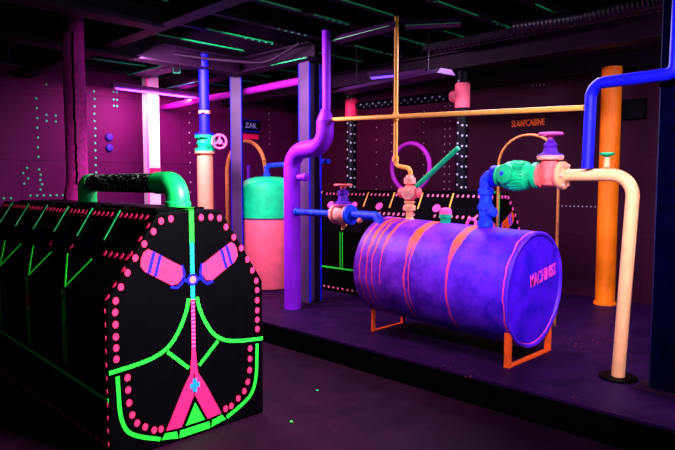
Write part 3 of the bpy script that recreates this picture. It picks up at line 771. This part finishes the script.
finish('pipe', MB().tube(bend([(vx + .12, 4.30, 1.285), (-3.74, 4.28, 1.285), (-3.655, 4.24, 1.16)], .09, 10), .045, 22), 'midblue', t)
finish('collar', MB().lathe(Vector((-3.685, 4.254, 1.205)), Vector((.16, -.06, -.12)), [(0, .052), (.03, .052)], 20), 'midblue', t)
finish('plug', MB().lathe((-3.95, 4.27, 1.24), Vector((0, -1, -.1)), [(0, .025), (.03, .025), (.035, .018)], 12), 'salmon', t)

# ------------------------------------------------------------------ the barrel
bxa, bxb, bY, bZ, bR = -3.76, -2.20, 4.42, .76, .458
bc = Vector(((bxa + bxb) / 2, bY, bZ))
bA = Vector((1, 0, -.038)).normalized(); bL0 = Vector((bxa, bY, bZ + .058))
t = thing('barrel_tank', 'large blue violet barrel lying on short orange legs with orange drips', 'barrel', tuple(bc))
prof = [(0, bR - .03), (.0, bR - .006), (.01, bR + .004), (.025, bR + .002)]
for c_ in (.52, 1.04): prof += [(c_ - .02, bR), (c_ + .02, bR)]
prof += [(1.535, bR + .002), (1.55, bR + .005), (1.56, bR - .004), (1.555, bR - .022), (1.54, bR - .03)]
o = finish('shell', MB().lathe(bL0, bA, [(0, 0.01)] + prof + [(1.53, .0)], 72), 'barrel', t)
# end disc
fr = (Vector((bxb - .02, bY, bZ)), Y, Z, X)
e = finish('end_plate', MB().lathe((bxb - .03, bY, bZ), bA, [(0, bR - .028), (.012, bR - .032), (.016, bR - .06), (.012, 0)], 64), 'barrelend', t)
lettering('lettering', 'MACHINIST', .14, (Vector((bxb - .012, bY + .13, bZ + .10)), (Y + Z * .14).normalized(), (Z - Y * .14).normalized(), X), 'letterpink', t, sx=.62)
# trestles
for xc, lbl in ((bxb - .05, 'right'), (bxa + .04, 'left')):
    ya, yb, hw = (4.08, 4.74, .024) if lbl == 'right' else (4.20, 4.64, .013)
    tr_ = finish('trestle', MB().b2((xc - hw, ya - .018, .201), (xc + hw, yb + .018, .212)), 'redorange', t)
    for yy, zt in ((ya, .47), (yb, .47)):
        sub('leg', MB().b2((xc - hw, yy - .016, .212), (xc + hw, yy + .016, zt)), 'redorange', tr_)

# cap on top, shackle
cx_ = -3.07
t = thing('capped_vent', 'small green capped vent on top of the barrel', 'vent', (cx_, 4.42, 1.2))
finish('neck', MB().lathe((cx_, 4.42, 1.225), Z, [(0, .045), (.06, .045), (.065, .055), (.10, .055)], 24), 'teal', t)
finish('cap', MB().lathe((cx_, 4.42, 1.325), Z, [(0, .055), (.03, .055), (.05, .045), (.06, 0)], 24), 'lilac', t)
t = finish('lifting_shackle', MB().tube([(-2.80 + .05 * math.cos(a), 4.42, 1.235 + .06 * math.sin(a)) for a in [PI * k / 12 for k in range(13)]], .013, 10), 'lilac')
tag(t, 'small pink lifting ring on top of the barrel', 'ring')

# ------------------------------------------------------------------ thin yellow pipes and their valve
o = finish('long_thin_pipe', MB().tube([(-4.455, 4.36, 2.25), (-1.848, 4.38, 2.145)], .021, 16), 'yellow')
tag(o, 'long thin yellow pipe running level from the purple pipe to the blue pipe', 'pipe')
t = thing('thin_drop_pipe', 'thin yellow pipe dropping from the ceiling to the pink valve on the barrel', 'pipe', (-3.66, 4.46, 1.62))
finish('pipe', MB().tube(bend([(-3.66, 4.44, 3.15), (-3.66, 4.44, 1.765), (-3.48, 4.44, 1.735), (-3.48, 4.44, 1.63)], .055, 8), .020, 16), 'yellow', t)
finish('joint', MB().lathe((-3.66, 4.44, 1.80), Z, [(0, .03), (.05, .03)], 16), 'yellow', t)
finish('joint', MB().lathe((-3.66, 4.44, 2.19), Z, [(0, .028), (.07, .028)], 16), 'yellow', t)
vx2 = -3.48
t = thing('lever_valve', 'cream pink valve with a long green lever on top of the barrel', 'valve', (vx2, 4.42, 1.2))
finish('union_nut', MB().lathe((vx2, 4.43, 1.585), Z, [(0, .03), (.01, .055), (.06, .055), (.065, .04), (.09, .03)], 6 * 3), 'creampink', t)
finish('body', MB().lathe((vx2, 4.43, 1.43), Z, [(0, .035), (.03, .06), (.08, .075), (.12, .06), (.155, .035)], 24).lathe((vx2 - .13, 4.43, 1.51), X, [(0, .012), (.02, .045), (.05, .05), (.21, .05), (.24, .045), (.26, .012)], 20), 'coral', t)
finish('face_plate', MB().lathe((vx2 + .03, 4.37, 1.51), Vector((.4, -1, .1)), [(0, .062), (.02, .062), (.025, .025), (.05, .025)], 24), 'creampink', t)
finish('neck', MB().lathe((vx2, 4.43, 1.245), Z, [(0, .045), (.02, .045), (.03, .033), (.09, .033), (.10, .055), (.14, .058), (.15, .04), (.165, .04), (.17, .05), (.185, .05), (.19, .035)], 22), 'cream', t)
finish('lever', MB().tube([(-3.36, 4.38, 1.57), (-2.92, 4.38, 1.90)], [.024, .022], 14), 'teal', t)
finish('lever_pin', MB().lathe((-3.38, 4.40, 1.555), Vector((.44, 0, .33)), [(0, .014), (.06, .014)], 10), 'cream', t)
o = finish('hoop_ring', MB().torus((-4.58, 5.84, 1.49 + .30), Y, .29, .028, 56, 12), 'magenta')
tag(o, 'large magenta hoop standing behind the pink lever valve', 'hoop')

# dotted posts and cross pipe
def dotted(pa, pb, r, rows, st, mat='blackpipe'):
    pass
t = thing('dotted_pipe_frame', 'black white-dotted pipes with two pink tees standing behind the barrel', 'pipe frame', (-4.8, 5.95, 1.49))
xL, xR = -5.68, -3.92
finish('post', MB().tube([(xL, 5.95, 1.508), (xL, 5.95, 2.86)], .070, 24), 'blackpipe', t)
finish('post', MB().tube([(xR, 5.95, 1.508), (xR, 5.95, 2.875)], .070, 24), 'blackpipe', t)
finish('cross_pipe', MB().tube([(xL, 5.95, 2.63), (xR, 5.95, 2.60)], .055, 22), 'blackpipe', t)
mb = MB()
for xp in (xL, xR):
    for i in range(11):
        z = 1.55 + i * .118
        for a in (-.15, -.95, .65):
            d = (X * math.sin(a + PI / 4 * 1) - Y * math.cos(a + PI / 4)); mb.dome(Vector((xp, 5.95, z + (.03 if a < -.5 else 0))) + d * .068, d, .014, .006)
for i in range(13):
    x = xL + .22 + i * .105
    for a in (.2, -.5):
        d = (-Y * math.cos(a) + Z * math.sin(a)); mb.dome(Vector((x + (.05 if a < 0 else 0), 5.95, 2.627 - (x - xL) * .017)) + d * .053, d, .013 if a > 0 else .008, .006)
finish('dot_pattern', mb, 'palewhite', t)
finish('tee', MB().lathe((xL, 5.95, 2.49), Z, [(0, .082), (.02, .086), (.20, .086), (.24, .082)], 26).lathe((xL, 5.95, 2.625), X, [(.05, .066), (.12, .066)], 22), 'pink', t)
finish('tee', MB().lathe((xR, 5.95, 2.46), Z, [(0, .080), (.02, .086), (.25, .086), (.28, .080)], 26).lathe((xR, 5.95, 2.60), -X, [(.05, .068), (.13, .068), (.15, .06)], 22), 'tankpink', t)

# ------------------------------------------------------------------ blue riser, pump, gate valve, cream pipe
yq = 4.42; zq = 1.658
t = thing('outlet_pipe', 'blue elbow pipe rising from the barrel to the green pump', 'pipe', (-2.70, yq, 1.2))
finish('pipe', MB().tube(bend([(-2.67, yq, 1.20), (-2.67, yq, zq), (-2.55, yq, zq)], .055, 8), .052, 24), 'midblue', t)
for z in (1.23, 1.37, 1.50): finish('joint', MB().lathe((-2.67, yq, z), Z, [(0, .056), (.01, .065), (.045, .065), (.055, .056)], 22), 'midblue', t)
finish('flange', MB().lathe((-2.60, yq, zq), X, [(0, .085), (.035, .085)], 24), 'blue', t)
finish('bracket', MB().lathe((-2.66, yq - .0, 1.36), Vector((1, -.3, 0)), [(0, .04), (.09, .04), (.10, .02)], 16), 'midblue', t)
t = thing('circulation_pump', 'ribbed sea green pump between blue elbow and coral valve', 'pump', (-2.42, yq, 1.5))
finish('rear_flange', MB().lathe((-2.555, yq, zq), X, [(0, .085), (.03, .09), (.035, .07)], 28), 'teal', t)
fx = Vector((-2.40, yq - .02, zq))
pax = Vector((.15, -1, .0)).normalized()
finish('motor', MB().lathe((-2.52, yq, zq), X, [(0, .07), (.02, .095), (.06, .114), (.12, .121), (.19, .114), (.24, .092), (.26, .065), (.30, .06)], 32), 'teal', t)
mb = MB()
for k in range(26):
    a = 2 * PI * k / 26; d = Y * math.cos(a) + Z * math.sin(a)
    p0 = Vector((-2.42, yq, zq)) + d * .119; p1 = Vector((-2.30, yq, zq)) + d * .105
    mb.tube([p0, (p0 + p1) / 2 + d * .006, p1], .0055, 6)
finish('fin_pattern', mb, 'teal', t)
hd = Vector((-.25, -1, .12)).normalized()
hc = Vector((-2.425, yq - .055, zq + .008))
finish('end_cap', MB().lathe(hc, hd, [(0, .085), (.07, .078), (.085, .06), (.09, 0)], 28), 'teal', t)
finish('cap_screw', MB().lathe(hc + hd * .085, hd, [(0, .018), (.012, .016), (.014, 0)], 14), 'midblue', t)
finish('front_flange', MB().lathe((-2.235, yq, zq), X, [(0, .103), (.035, .103)], 28), 'teal', t)
t = thing('stop_valve', 'coral stop valve with violet bonnet and pink handwheel right of the green pump', 'valve', (-2.12, yq, 1.55))
vx3 = -2.115
finish('body', MB().lathe((-2.198, yq, zq), X, [(0, .096), (.026, .096), (.03, .06), (.05, .065), (.085, .085), (.12, .065), (.138, .06), (.142, .09), (.166, .09)], 28)
       .lathe((vx3, yq, zq), Z, [(-.09, .03), (-.07, .06), (0, .075), (.09, .065), (.13, .065)], 24), 'coral', t)
finish('bonnet_flange', MB().lathe((vx3, yq, zq + .12), Z, [(0, .095), (.02, .10), (.03, .10)], 26), 'creampink', t)
finish('bonnet', MB().lathe((vx3, yq, zq + .15), Z, [(0, .095), (.012, .092), (.02, .06), (.06, .045), (.07, .05), (.09, .05), (.11, .028), (.16, .022), (.17, .016)], 24), 'violet', t)
handwheel((vx3, yq, zq + .315), Z, .080, .012, 'lilac', t, 4, .02)
mb = MB(); bolts(mb, (-2.195, yq, zq), X, .082, .011, 8, .05); bolts(mb, (-2.04, yq, zq), X, .076, .011, 8, .045); finish('bolt_pattern', mb, 'coral', t)
t = thing('cream_outlet_pipe', 'cream pipe bending down to the deck at the right of the coral valve', 'pipe', (-1.55, yq, .2))
finish('flange', MB().lathe((-2.03, yq, zq), X, [(0, .105), (.03, .105), (.035, .06), (.05, .055)], 28), 'cream', t)
mb = MB(); bolts(mb, (-2.005, yq, zq), X, .082, .013, 6, .05); finish('bolt_pattern', mb, 'creampink', t)
cp = bend([(-2.0, yq, zq + .0), (-1.50, yq, zq + .0), (-1.565, yq, .215)], .15, 12)
finish('pipe', MB().tube(cp, .045, 28), 'cream', t)
finish('base_plate', MB().lathe((-1.565, yq, .201), Z, [(0, .13), (.012, .13), (.014, .1)], 28), 'black', t)
t = thing('bleed_tap', 'tiny green topped tap on the cream pipe', 'tap', (-1.69, yq, 1.71))
finish('spindle', MB().lathe((-1.69, yq, 1.712), Z, [(0, .022), (.05, .02), (.07, .016)], 14), 'cream', t)
finish('tap_handle', MB().lathe((-1.69, yq, 1.78), Z, [(0, .012), (.012, .025), (.022, .05), (.036, .052), (.04, .0)], 18), 'teal', t)

t = thing('overhead_blue_pipe', 'bright blue pipe bending from above the cream pipe up to the ceiling at the right', 'pipe', (-1.82, 4.38, 1.72))
dl = Vector((.7071, .7071, 0)); a0 = Vector((-1.81, 4.375, 1.706)); a1 = Vector((-1.80, 4.38, 2.31)); a2 = Vector((-1.20, 4.20, 2.285)); a3 = Vector((-1.19, 4.20, 3.15))
finish('pipe', MB().tube(bend([a0, a1, a2, a3], [.10, .06], 10), .041, 26), 'blue', t)

hx = 5.62
arc = [(-3.25, hx, .2), (-3.25, hx, 1.70)] + [(-3.25 + .325 * (1 - math.cos(a)), hx, 1.78 + .30 * math.sin(a)) for a in [PI * k / 16 for k in range(0, 17)]] + [(-2.60, hx, 1.2), (-2.60, hx, .2)]
o = finish('arched_hose', MB().tube(arc, .013, 12), 'gold'); tag(o, 'thin ochre arched hose rising behind the green pump and the coral valve', 'hose')

# paint crumbs on the aisle floor
for i, (x, y, r, mt, lb) in enumerate([(-3.85, 2.62, .02, 'green', 'bright green paint blob on the aisle floor beside the front engine'), (-3.32, 3.1, .012, 'teal', 'small green paint blob on the aisle floor in front of the deck edge'),
                        (-4.25, 3.2, .012, 'teal', 'faint green paint blob on the aisle floor nearest the deck edge'), (-3.0, 2.56, .012, 'green', 'tiny green paint blob near the lower corner of the front engine')]):
    o = finish('paint_blob', MB().lathe((x, y, 0.0005), Z, [(0, r), (.002, r * .9), (.003, 0)], 9), mt)
    tag(o, lb, 'paint blob')

for o in ALL:
    if '_base' in o: del o['_base']
